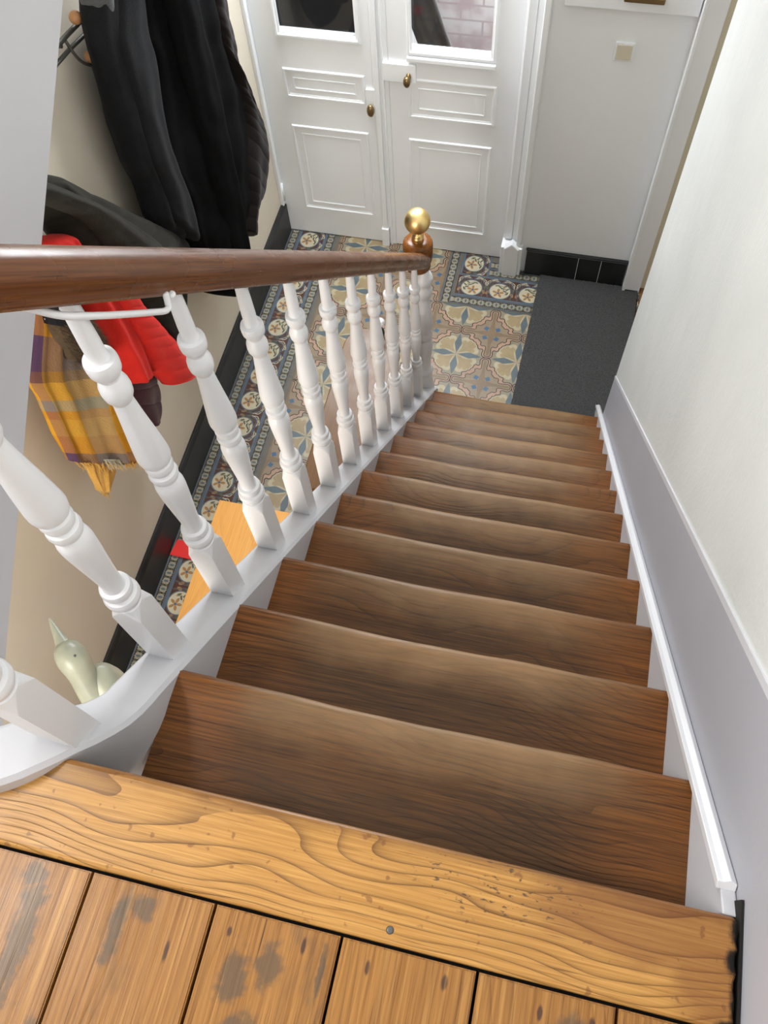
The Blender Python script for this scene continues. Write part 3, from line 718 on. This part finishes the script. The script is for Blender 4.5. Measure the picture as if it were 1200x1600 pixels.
# newel post
NX_, NY_ = -.068, 2.235
bm = bm_new()
lathe(bm, [(.042, 0), (.042, .03), (.047, .05), (.050, .09), (.047, .15), (.038, .20), (.034, .23), (.034, .25), (.041, .26), (.043, .28), (.036, .29), (.030, .31), (.032, .36), (.038, .42), (.040, .46), (.036, .49), (.031, .50), (.037, .51), (.039, .53), (.033, .545),
           (.036, .56), (.040, .60), (.034, .68), (.026, .74), (.025, .76), (.034, .775), (.038, .80), (.034, .82), (.026, .835), (.036, .85), (.040, .87), (.034, .89), (.025, .90), (.024, .96)], (NX_, NY_, 0), 40)
nw = obj('newel_post', bm, M['white'], bal, smooth=True)
# handrail
rail_line = lambda y: 3.199-S*y
prof = [(-.020, -.004), (.020, -.004), (.0225, .002), (.022, .008), (.025, .012), (.030, .020), (.0315, .029), (.0295, .039), (.023, .047), (.012, .0515), (0, .053), (-.012, .0515), (-.023, .047), (-.0295, .039), (-.0315, .029), (-.030, .020), (-.025, .012), (-.022, .008), (-.0225, .002)]
path = []
for i in range(13): yy_ = 2.19-(2.19-.14)*i/12; path.append((XB-.012*yy_/2.2, yy_))
P3 = [Vector((NX_-.006, 2.225, rail_line(2.225)+.004))] + [Vector((x, y, rail_line(y)+.003)) for x, y in path]
for i in range(1, 13):
    a = -PI*i/12*1.0; rc = .13
    P3.append(Vector((XB-rc+rc*math.cos(a), .14+rc*math.sin(a), rail_line(.14)+.12*math.sin(i/12*PI/2)+.05*i/12)))
P3.append(Vector((XB-.26, .30, rail_line(.14)+.30)))
bm = bm_new(); sweep(bm, P3, prof)
o = obj('handrail', bm, M['rail'], bal, smooth=True)
CX, CY = -.088, 2.235
bm = bm_new(); zc = 1.015
lathe(bm, [(.040, zc-.085), (.050, zc-.078), (.050, zc-.05), (.0555, zc-.04), (.058, zc-.014), (.0585, zc+.034), (.057, zc+.046), (.050, zc+.055), (.03, zc+.058), (0, zc+.058)], (CX, CY, 0), 40)
cp = obj('newel_cap', bm, M['cap'], bal, smooth=True)
bm = bm_new(); zc2 = zc+.058
lathe(bm, [(.022, zc2-.002), (.024, zc2+.004), (.021, zc2+.009), (.023, zc2+.012), (.0225, zc2+.018), (.018, zc2+.022), (.0195, zc2+.027), (.014, zc2+.032), (.010, zc2+.036), (.010, zc2+.044), (.015, zc2+.050)], (CX, CY, 0), 32)
ball(bm, (CX, CY, zc2+.048+.046), .049, 40)
obj('ball_finial', bm, M['brass'], cp, smooth=True)['label'] = 'brass ball finial'
# white bent rod screwed under the rail
def rp(x, y, d): return Vector((x, y, rail_line(y)-d))
bm = bm_new()
q = [rp(-.055, .335, -.002), rp(-.05, .352, .008), rp(-.040, .372, .018), rp(-.034, .40, .021), rp(-.031, .44, .024), rp(-.029, .50, .027), rp(-.028, .517, .027), rp(-.028, .5265, .022), rp(-.029, .531, .012), rp(-.030, .535, -.004)]
pts = [Vector(cat([tuple(v_) for v_ in q], i/40)) for i in range(41)]
tube(bm, pts, .0042, 12); obj('brace_rod', bm, M['white'], bal, smooth=True)
for yy, xx in ((.325, -.058), (.545, -.030)):
    bm = bm_new(); ball(bm, tuple(rp(xx, yy, .0)), .0062, 12, .7); obj('screw', bm, M['white'], bal, smooth=True)

# ---------------------------------------------------------------- hall things
# mat
bm = bm_new()
c = [(.3475, 2.20), (.884, 2.23), (.884, 3.138), (.372, 3.146)]
nseg = 40; ringv = []
for i in range(4):
    a, b = c[i], c[(i+1) % 4]
    for j in range(nseg):
        u = j/nseg; amp = .0025 if i != 2 else .004
        ringv.append((a[0]+(b[0]-a[0])*u+random.uniform(-amp, amp)*.6, a[1]+(b[1]-a[1])*u+random.uniform(-amp, amp)*.6))
prism(bm, ringv, 2, .0022, .013); mt = obj('floor_mat', bm, M['mat'], loc=(.61, 2.7, 0))
tag(mt, 'charcoal carpet mat with frayed edge on the tiles at the stair foot', 'mat')
bm = bm_new()
for k in range(120):
    x = .376+.5*k/120+random.uniform(-.001, .001); y = 3.146-.008*k/120
    box(bm, x, x+.003, y-.004, y+random.uniform(.002, .010), .0045, .009)
obj('frayed_edge', bm, M['fringe_edge'], mt)['label'] = 'pale frayed yarn edge'

# switch plate + meter cupboard above
s_ = thing('switch_plate', (.555, 3.17, 1.24), 'cream square switch plate on white wall right of the doors', 'switch')
bm = bm_new(); box(bm, .518, .594, 3.160, 3.171, 1.240, 1.318); obj('frame', bm, M['door'], s_, bevel=.003)
bm = bm_new(); box(bm, .526, .586, 3.1555, 3.162, 1.250, 1.310); obj('rocker', bm, M['cream'], s_, bevel=.002)
s_ = thing('meter_cupboard', (.55, 3.17, 1.45), 'white wall cupboard with dark finger pull above the switch plate', 'cupboard')
bm = bm_new(); box(bm, .298, .798, 3.145, 3.172, 1.452, 2.2); obj('cupboard_door', bm, M['door'], s_, bevel=.003)
bm = bm_new(); box(bm, .515, .665, 3.132, 3.146, 1.492, 1.515); obj('finger_pull', bm, M['antique'], s_, bevel=.004)

# low pine cabinet along the stairs
cb = thing('pine_cabinet', (-.36, .7, 0), 'yellow pine-topped cabinet between the stairs and the cream wall', 'cabinet')
bm = bm_new(); box(bm, -.612, -.1, .12, 1.158, .722, .75)
for v_ in bm.verts:
    if v_.co.y > 1 and v_.co.x > -.2: v_.co.y -= .0
obj('top', bm, M['pine'], cb, bevel=.002)
bm = bm_new(); box(bm, -.594, -.1, .14, 1.140, .06, .722); obj('body', bm, M['pine'], cb, bevel=.002)
for k in range(3):
    bm = bm_new(); y0 = .15+k*.33; box(bm, -.606, -.594, y0, y0+.32, .08, .71); d_ = obj('cabinet_door', bm, M['pine'], cb, bevel=.002)
    bm = bm_new(); ball(bm, (-.616, y0+.28, .45), .012, 16); obj('knob', bm, M['pine'], d_, smooth=True)
bm = bm_new(); box(bm, -.58, -.12, .16, 1.12, 0.002, .06); obj('plinth', bm, M['gap'], cb)
# red folder on the tiles, slid half under the cabinet side
bm = bm_new()
prism(bm, [(-1.036, 1.188), (-.72, 1.176), (-.72, 1.255), (-1.026, 1.266)], 2, .0025, .010)
tag(obj('folder', bm, M['red'], loc=(-.9, 1.22, 0)), 'flat bright red folder lying on the border tiles beside the pine cabinet', 'folder')
# console table with rounded corners
ct = thing('console_table', (-.22, 1.65, 0), 'chestnut brown console table with rounded end beside the lower stairs', 'table')
def outline(x0, x1, y0, y1, r):
    o_ = [(x1, y0), (x1, y1-.01)]
    for i in range(13):
        a = PI/2*i/12; o_.append((x0+r[0]-r[0]*math.sin(a) if False else x0+r[0]*(1-math.sin(a)), y1-r[1]*(1-math.cos(a))))
    for i in range(9):
        a = PI/2*i/8; o_.append((x0+.05*(1-math.cos(a)), y0+.05*(1-math.sin(a))))
    return o_
bm = bm_new(); prism(bm, outline(-.338, -.108, 1.27, 2.04, (.075, .10)), 2, .725, .75); obj('top', bm, M['console'], ct, bevel=.004)
bm = bm_new(); prism(bm, outline(-.315, -.115, 1.31, 1.99, (.07, .12)), 2, .66, .725); obj('apron', bm, M['console'], ct)
for x, y in ((-.29, 1.34), (-.135, 1.34), (-.28, 1.86), (-.135, 1.95)):
    bm = bm_new(); lathe(bm, [(.012, 0.002), (.014, .1), (.018, .5), (.020, .665)], (x, y, 0), 16); obj('leg', bm, M['console'], ct, smooth=True)
# small vase on its far end
vs = thing('vase', (-.205, 1.975, .75), 'small dark green bottle with round white stopper on the console end', 'vase')
bm = bm_new(); lathe(bm, [(0, .7502), (.012, .7502), (.014, .756), (.016, .775), (.012, .79), (.007, .797), (.007, .815), (0, .816)], (-.197, 2.012, 0), 20); obj('bottle', bm, M['glassgreen'], vs, smooth=True)
bm = bm_new(); ball(bm, (-.197, 2.012, .832), .0185, 20, 1.1); obj('stopper', bm, M['white'], vs, smooth=True)

# bird figure standing on the cabinet
bd = thing('bird_figure', (-.60, .33, .75), 'pale green stone bird with long pointed beak in the stair well', 'sculpture')
def blob(bm, pts, n=24, m=40):
    R = []
    for k in range(m+1):
        q_ = cat(pts, k/m); c_ = Vector(q_[:3]); r = max(q_[3], .0008)
        d_ = (Vector(cat(pts, min(1, k/m+.01))[:3])-Vector(cat(pts, max(0, k/m-.01))[:3])).normalized()
        s1 = d_.cross(Vector((.3, .2, 1))).normalized(); s2 = s1.cross(d_)
        R.append([bm.verts.new(c_+s1*r*math.cos(a*2*PI/n)+s2*r*math.sin(a*2*PI/n)) for a in range(n)])
    for A, B in zip(R, R[1:]):
        for i in range(n): bm.faces.new((A[i], A[(i+1) % n], B[(i+1) % n], B[i]))
    bm.faces.new(R[0]); bm.faces.new(R[-1][::-1])
bm = bm_new()
blob(bm, [(-.61, .29, .752, .050), (-.625, .315, .84, .064), (-.655, .345, .92, .072), (-.672, .375, .985, .060), (-.68, .395, 1.03, .034), (-.682, .40, 1.05, .004)])
blob(bm, [(-.66, .30, .90, .050), (-.69, .335, .985, .044), (-.718, .372, 1.05, .041), (-.742, .400, 1.092, .047), (-.765, .420, 1.112, .040), (-.778, .432, 1.120, .024), (-.784, .438, 1.123, .004)])
obj('body', bm, M['bird'], bd, smooth=True)
bm = bm_new(); blob(bm, [(-.755, .412, 1.108, .033), (-.775, .430, 1.118, .024), (-.795, .450, 1.125, .0165), (-.818, .472, 1.132, .010), (-.838, .492, 1.138, .003)]); obj('beak', bm, M['bird'], bd, smooth=True)
bm = bm_new(); ball(bm, (-.722, .402, 1.131), .006, 14); obj('eye', bm, M['blackmetal'], bd, smooth=True)

# ---------------------------------------------------------------- coats
def garment(stn, depth, xc=-.92, folds=(7, .07), quilt=None, mrows=90, n=72, seed=0, twist=0, jag=.0, uvs=False, flat=1.0):
    bm = bm_new(); R = []; uvl = bm.loops.layers.uv.new('UVMap')
    L = 0; acc = [0]
    for k in range(1, mrows+1):
        a = cat(stn, (k-1)/mrows); b = cat(stn, k/mrows)
        acc.append(acc[-1]+math.hypot((a[0]+a[2]-b[0]-b[2])/2, (a[1]+a[3]-b[1]-b[3])/2))
    for k in range(mrows+1):
        t_ = k/mrows; yl, zl, yr, zr = cat(stn, t_)
        c_ = Vector((0, (yl+yr)/2, (zl+zr)/2)); a_ = Vector((0, (yr-yl)/2, (zr-zl)/2))
        dp = depth if not callable(depth) else depth(t_)
        x_ = xc if not callable(xc) else xc(t_)
        e = 1.0
        if k < 3: e = (.55, .82, .95)[k]
        if k > mrows-3: e = (.95, .84, .60)[k-(mrows-2)]
        q_ = 1.0
        if quilt:
            i_seed = seed; ph = acc[k]/quilt[0]; q_ = 1+quilt[1]*(abs(math.sin(PI*(ph+.15*math.sin(i_seed*9+ph))))**.4-.8)
        row = []
        for i in range(n):
            th = 2*PI*i/n
            f = 1+folds[1]*math.sin(folds[0]*th+twist*t_+seed)*(.4+.6*t_)+folds[1]*.6*math.sin((folds[0]*1.7)*th-2.2*t_+seed*2.3)
            cs, sn = math.cos(th), math.sin(th)
            cs = math.copysign(abs(cs)**flat, cs)
            nz = noise.noise(Vector((i*.11+seed, acc[k]*9, seed)))*.05
            p = c_+a_*cs*e*(1+nz*.8)*(1 if not quilt else (q_*.5+.5))+Vector((x_, 0, 0))+Vector((1, 0, 0))*dp*sn*e*q_*(f+nz*2)
            if jag and k == mrows: p.z -= random.uniform(0, jag)
            row.append(bm.verts.new(p))
        R.append(row)
    for k, (A, B) in enumerate(zip(R, R[1:])):
        for i in range(n):
            f = bm.faces.new((A[i], A[(i+1) % n], B[(i+1) % n], B[i]))
            us = (i/n, (i+1)/n, (i+1)/n, i/n); vs_ = (acc[k], acc[k], acc[k+1], acc[k+1])
            for lp, u, w in zip(f.loops, us, vs_): lp[uvl].uv = (u, w)
    bm.faces.new(R[0]); bm.faces.new(R[-1][::-1])
    return bm

grey = [(1.986, 2.112, 2.13, 2.028), (1.933, 2.036, 2.094, 1.916), (1.909, 1.979, 2.088, 1.815), (1.888, 1.83, 2.02, 1.641), (1.866, 1.641, 2.018, 1.476), (1.878, 1.532, 2.033, 1.312), (1.866, 1.387, 2.006, 1.123)]
black = [(2.119, 2.061, 2.704, 1.723), (2.087, 1.95, 2.688, 1.548), (2.06, 1.783, 2.725, 1.288), (1.999, 1.645, 2.709, 1.093), (1.971, 1.518, 2.644, 0.952), (2.019, 1.338, 2.54, 0.836), (2.005, 1.169, 2.371, 0.794), (2.044, 0.961, 2.277, 0.737), (2.072, 0.774, 2.185, 0.657)]
brown = [(2.46, 1.881, 2.66, 1.72), (2.46, 1.718, 2.66, 1.38), (2.50, 1.564, 2.72, 1.19), (2.52, 1.41, 2.785, 0.975), (2.51, 1.28, 2.735, 0.845), (2.46, 1.137, 2.64, 0.79), (2.42, 0.981, 2.507, 0.83), (2.345, 0.891, 2.424, 0.761)]
arm = [(2.65, 1.95, 2.80, 1.86), (2.67, 1.782, 2.80, 1.71), (2.66, 1.661, 2.82, 1.56), (2.68, 1.58, 2.85, 1.44), (2.71, 1.48, 2.84, 1.37)]
olive = [(1.397, 1.919, 1.493, 1.895), (1.383, 1.821, 1.59, 1.752), (1.404, 1.705, 1.699, 1.598), (1.428, 1.576, 1.797, 1.46), (1.474, 1.456, 1.906, 1.308), (1.541, 1.272, 2.024, 1.118), (1.592, 1.11, 1.918, 1.058), (1.628, 0.971, 1.719, 0.958)]
red1 = [(1.29, 1.85, 1.40, 1.78), (1.29, 1.70, 1.428, 1.59), (1.303, 1.602, 1.447, 1.456), (1.306, 1.476, 1.468, 1.325), (1.316, 1.315, 1.46, 1.167), (1.323, 1.165, 1.437, 1.068)]
red2 = [(1.367, 1.667, 1.505, 1.604), (1.405, 1.497, 1.527, 1.377), (1.422, 1.338, 1.589, 1.16), (1.438, 1.134, 1.661, 0.914), (1.489, 0.94, 1.661, 0.792)]
burg = [(1.385, 1.36, 1.576, 1.13), (1.354, 1.232, 1.565, 0.997), (1.328, 1.103, 1.543, 0.868), (1.338, 0.97, 1.491, 0.769), (1.345, 0.844, 1.444, 0.749)]
scarf = [(1.2, 1.769, 1.306, 1.653), (1.148, 1.685, 1.296, 1.466), (1.029, 1.595, 1.294, 1.292), (1.01, 1.506, 1.295, 1.167), (0.987, 1.38, 1.251, 1.017), (0.963, 1.235, 1.22, 0.818)]
tail = [(1.031, 1.218, 1.158, 1.016), (1.0, 1.128, 1.095, 0.968), (0.988, 1.007, 1.01, 0.967)]
dots = [(1.19, 1.80, 1.30, 1.70), (1.182, 1.751, 1.275, 1.655), (1.152, 1.68, 1.243, 1.565)]
fur = [(1.165, 1.693, 1.275, 1.573), (1.145, 1.621, 1.29, 1.459), (1.142, 1.536, 1.275, 1.36)]

def hang(name, label, cat_, loc): return thing(name, loc, label, cat_)
g = hang('wool_coat', 'charcoal grey wool coat hanging nearest the wooden coat pegs', 'coat', (-.95, 2.0, 1.1))
obj('coat_body', garment(grey, .055, -.95, (6, .10), seed=1), M['greycoat'], g, smooth=True)
obj('sleeve', garment([(a+.05, b-.04, c_+.03, d_-.03) for a, b, c_, d_ in [(2.02, 2.25, 2.15, 2.2)]+grey], .04, -.905, (4, .08), seed=4), M['greycoat'], g, smooth=True)
o = obj('collar', garment([(1.985, 2.20, 2.12, 2.15), (1.955, 2.075, 2.10, 1.985), (1.97, 2.015, 2.085, 1.94)], .05, -.945, (5, .1), seed=2), M['greylining'], g, smooth=True); o['label'] = 'lighter grey collar'
b_ = hang('long_coat', 'long black wool coat in the middle of the hanging coats', 'coat', (-.93, 2.2, .66))
obj('coat_body', garment(black, .10, -.93, (9, .10), seed=3, mrows=110), M['blackcoat'], b_, smooth=True)
obj('sleeve', garment([(2.22, 2.4, 2.42, 2.3), (2.20, 1.95, 2.36, 1.83), (2.18, 1.70, 2.36, 1.55), (2.17, 1.42, 2.33, 1.28), (2.16, 1.14, 2.30, 1.03), (2.13, .93, 2.26, .80)], .05, -.845, (4, .10), seed=9), M['blackcoat'], b_, smooth=True)
p_ = hang('padded_coat', 'dark brown quilted puffer coat bulging beside the left door', 'coat', (-.93, 2.6, .76))
obj('coat_body', garment(brown, .105, -.93, (5, .05), quilt=(.055, .035), seed=5, mrows=260), M['brownpuff'], p_, smooth=True)
obj('sleeve', garment(arm, .045, -.99, (4, .05), quilt=(.055, .035), seed=6, mrows=140), M['brownpuff'], p_, smooth=True)
v_o = hang('parka', 'dark olive padded parka hanging above the red jacket', 'coat', (-.96, 1.6, .96))
obj('coat_body', garment(olive, .07, -.945, (5, .07), quilt=(.17, .10), seed=7, mrows=100), M['olive'], v_o, smooth=True)
obj('sleeve', garment([(1.25, 2.05, 1.38, 1.98), (1.42, 1.83, 1.56, 1.73), (1.50, 1.64, 1.70, 1.50), (1.57, 1.47, 1.80, 1.31), (1.65, 1.33, 1.92, 1.10), (1.72, 1.2, 1.96, 1.05)], .05, -.885, (4, .08), quilt=(.14, .10), seed=8), M['olive'], v_o, smooth=True)
r_ = hang('quilted_jacket', 'bright red quilted jacket hanging behind the handrail', 'jacket', (-.93, 1.45, .8))
obj('jacket_body', garment(red1, .05, -.90, (5, .12), seed=11), M['redpuff'], r_, smooth=True)
obj('sleeve', garment(red2, .052, -.885, (3, .05), quilt=(.075, .07), seed=12, mrows=180), M['redpuff'], r_, smooth=True)
u_ = hang('puffer_jacket', 'burgundy puffer jacket peeping out below the red jacket', 'jacket', (-.97, 1.44, .75))
obj('jacket_body', garment(burg, .05, -.975, (4, .06), quilt=(.09, .10), seed=13, mrows=160), M['burg'], u_, smooth=True)
k_ = hang('scarf', 'mustard, grey and plum plaid scarf with fringed end', 'scarf', (-.93, 1.12, .8))
obj('cloth', garment(scarf, .045, -.93, (9, .22), seed=14, jag=.02, uvs=True, flat=.9, mrows=110), M['plaid'], k_, smooth=True)
obj('cloth', garment(tail, .02, -.925, (7, .25), seed=15, jag=.02), M['fringe'], k_, smooth=True)
bm = bm_new(); rf = random.Random(5)
def strand(bm, p, l, dy, r=.0013):
    q2 = [Vector(p), Vector(p)+Vector((rf.uniform(-.004, .004), dy*.5+rf.uniform(-.004, .004), -l*.5)), Vector(p)+Vector((rf.uniform(-.006, .006), dy+rf.uniform(-.006, .006), -l))]
    sweep(bm, q2, circ(r, 4), Vector((1, 0, 0)), scale=[1, .9, .4])
for i in range(110):
    u = rf.random(); y_ = .975+(1.215-.975)*u; z_ = 1.215+(.83-1.215)*u
    strand(bm, (-.91+rf.uniform(-.03, .03), y_, z_+.01), rf.uniform(.03, .065), rf.uniform(-.01, .01), .002)
for i in range(40):
    strand(bm, (-.925+rf.uniform(-.012, .012), .992+rf.uniform(0, .02), .99+rf.uniform(-.01, .03)), rf.uniform(.03, .06), rf.uniform(-.006, .01))
obj('fringe', bm, M['fringe'], k_)['kind'] = 'stuff'
bm = bm_new()
for i in range(70):
    u = rf.uniform(.30, .52); y_ = .975+(1.215-.975)*u; z_ = 1.215+(.83-1.215)*u
    strand(bm, (-.885+rf.uniform(-.006, .004), y_, z_+.03), rf.uniform(.03, .06), rf.uniform(-.004, .004), .0018)
o = obj('fringe', bm, M['fringegrey'], k_); o['label'] = 'pale grey fringe'; o['kind'] = 'stuff'
d_ = hang('spotted_scarf', 'black scarf with small white dots above the plaid scarf', 'scarf', (-.89, 1.22, 1.6))
obj('cloth', garment(dots, .045, -.885, (6, .12), seed=16), M['dots'], d_, smooth=True)
f_ = hang('fur_collar', 'brown fluffy fur collar hanging between plaid scarf and red jacket', 'fur', (-.88, 1.21, 1.4))
obj('hide', garment(fur, .05, -.885, (6, .06), seed=17), M['fur'], f_, smooth=True)
bm = bm_new()
for i in range(2600):
    t_ = rf.random(); yl, zl, yr, zr = cat(fur, t_); u = rf.uniform(-.95, .95)
    c_ = Vector((-.885+.05*math.sqrt(max(0, 1-u*u)), (yl+yr)/2+(yr-yl)/2*u, (zl+zr)/2+(zr-zl)/2*u))
    d0 = Vector((rf.uniform(.3, 1), rf.uniform(-.4, .6), rf.uniform(-1.3, -.4))).normalized()*rf.uniform(.015, .035)
    s0 = Vector((rf.uniform(-1, 1), rf.uniform(-1, 1), rf.uniform(-1, 1))).normalized()*.0009
    bm.faces.new([bm.verts.new(c_-s0), bm.verts.new(c_+s0), bm.verts.new(c_+d0)])
obj('hair', bm, M['fur'], f_)['kind'] = 'stuff'

# coat rack: two metal rails with wooden ball pegs
rk = thing('coat_rack', (XL, 2.0, 1.95), 'dark metal wall rack with wooden ball pegs above the coats', 'coat rack')
bm = bm_new()
tube(bm, [(-1.02, 1.05, 2.135), (-1.02, 1.80, 2.02), (-1.02, 1.915, 2.005), (-1.02, 2.16, 1.965), (-1.02, 2.9, 1.88)], .0075, 12)
tube(bm, [(-1.02, 1.05, 2.10), (-1.02, 1.80, 1.985), (-1.02, 1.895, 1.972), (-1.02, 2.07, 1.940), (-1.02, 2.9, 1.845)], .0065, 12)
tube(bm, [(-1.02, 2.082, 1.985), (-1.015, 2.080, 1.955), (-1.005, 2.084, 1.925), (-1.0, 2.09, 1.89)], .005, 10)
for y_ in (1.2, 1.87, 2.6):
    zz = 2.005-.165*(y_-1.915); tube(bm, [(XL, y_, zz-.01), (-1.02, y_, zz-.012)], .007, 10)
obj('rail', bm, M['blackmetal'], rk, smooth=True)
bm = bm_new(); pth = [(-1.015, 1.905, 2.0), (-1.01, 1.900, 1.96), (-.995, 1.905, 1.93), (-.975, 1.905, 1.925), (-.96, 1.905, 1.935), (-.955, 1.895, 1.955)]
pth = [(-1.02, 1.895, 2.0), (-1.015, 1.90, 1.965), (-1.01, 1.915, 1.925), (-1.0, 1.935, 1.90), (-.99, 1.950, 1.893), (-.985, 1.96, 1.90)]
tube(bm, [cat(pth, i/20) for i in range(21)], .0048, 10); hk = obj('hook', bm, M['blackmetal'], rk, smooth=True)
bm = bm_new(); ball(bm, (-1.0, 1.951, 1.915), .0175, 20); obj('ball_peg', bm, M['peg'], rk, smooth=True)
bm = bm_new(); ball(bm, (-1.005, 1.960, 2.027), .0185, 20); obj('ball_peg', bm, M['peg'], rk, smooth=True)

# ---------------------------------------------------------------- light
w = bpy.data.worlds.new('daylight'); bpy.context.scene.world = w; w.use_nodes = True
w.node_tree.nodes['Background'].inputs[0].default_value = (.97, .98, 1.0, 1); w.node_tree.nodes['Background'].inputs[1].default_value = .42
def area(name, loc, target, sx_, sy_, power, color=(1, 1, 1)):
    l = bpy.data.lights.new(name, 'AREA'); l.shape = 'RECTANGLE'; l.size = sx_; l.size_y = sy_; l.energy = power; l.color = color
    o = bpy.data.objects.new(name, l); col.objects.link(o); o.location = loc
    o.rotation_euler = (Vector(target)-Vector(loc)).to_track_quat('-Z', 'Y').to_euler(); return o
area('landing_window_light', (-1.7, -.2, 4.3), (.4, .5, 2.2), 1.1, 1.3, 95, (1, .985, .95))
area('hall_fill_light', (-.55, -1.1, 1.75), (-.8, .9, .5), .7, .9, 20, (1, .95, .88))  # lamp added at the hall's unseen back end to brighten wall, cabinet and bird
area('front_door_fill', (-.45, YD-.12, 2.42), (-.3, 1.0, .6), 1.1, .3, 26, (.92, .96, 1))  # lamp added inside above the doors; the wall there has no fanlight
area('street_daylight', (.0, 3.60, 2.6), (.1, 3.86, 1.4), .8, .3, 40, (.95, .97, 1))

# ---------------------------------------------------------------- camera
cam = bpy.data.cameras.new('camera'); co = bpy.data.objects.new('camera', cam); col.objects.link(co)
co.location = (.438862, -.103790, 3.456792); co.rotation_euler = (.476460, .0493838, .226114)
cam.sensor_fit = 'VERTICAL'; cam.sensor_height = 24; cam.lens = 1315.5*24/1600; cam.clip_start = .01; cam.clip_end = 50
sc = bpy.context.scene; sc.camera = co
sc.view_settings.view_transform = 'Standard'; sc.view_settings.look = 'None'; sc.view_settings.gamma = 1; sc.view_settings.exposure = 1.15
sc.view_settings.use_curve_mapping = False
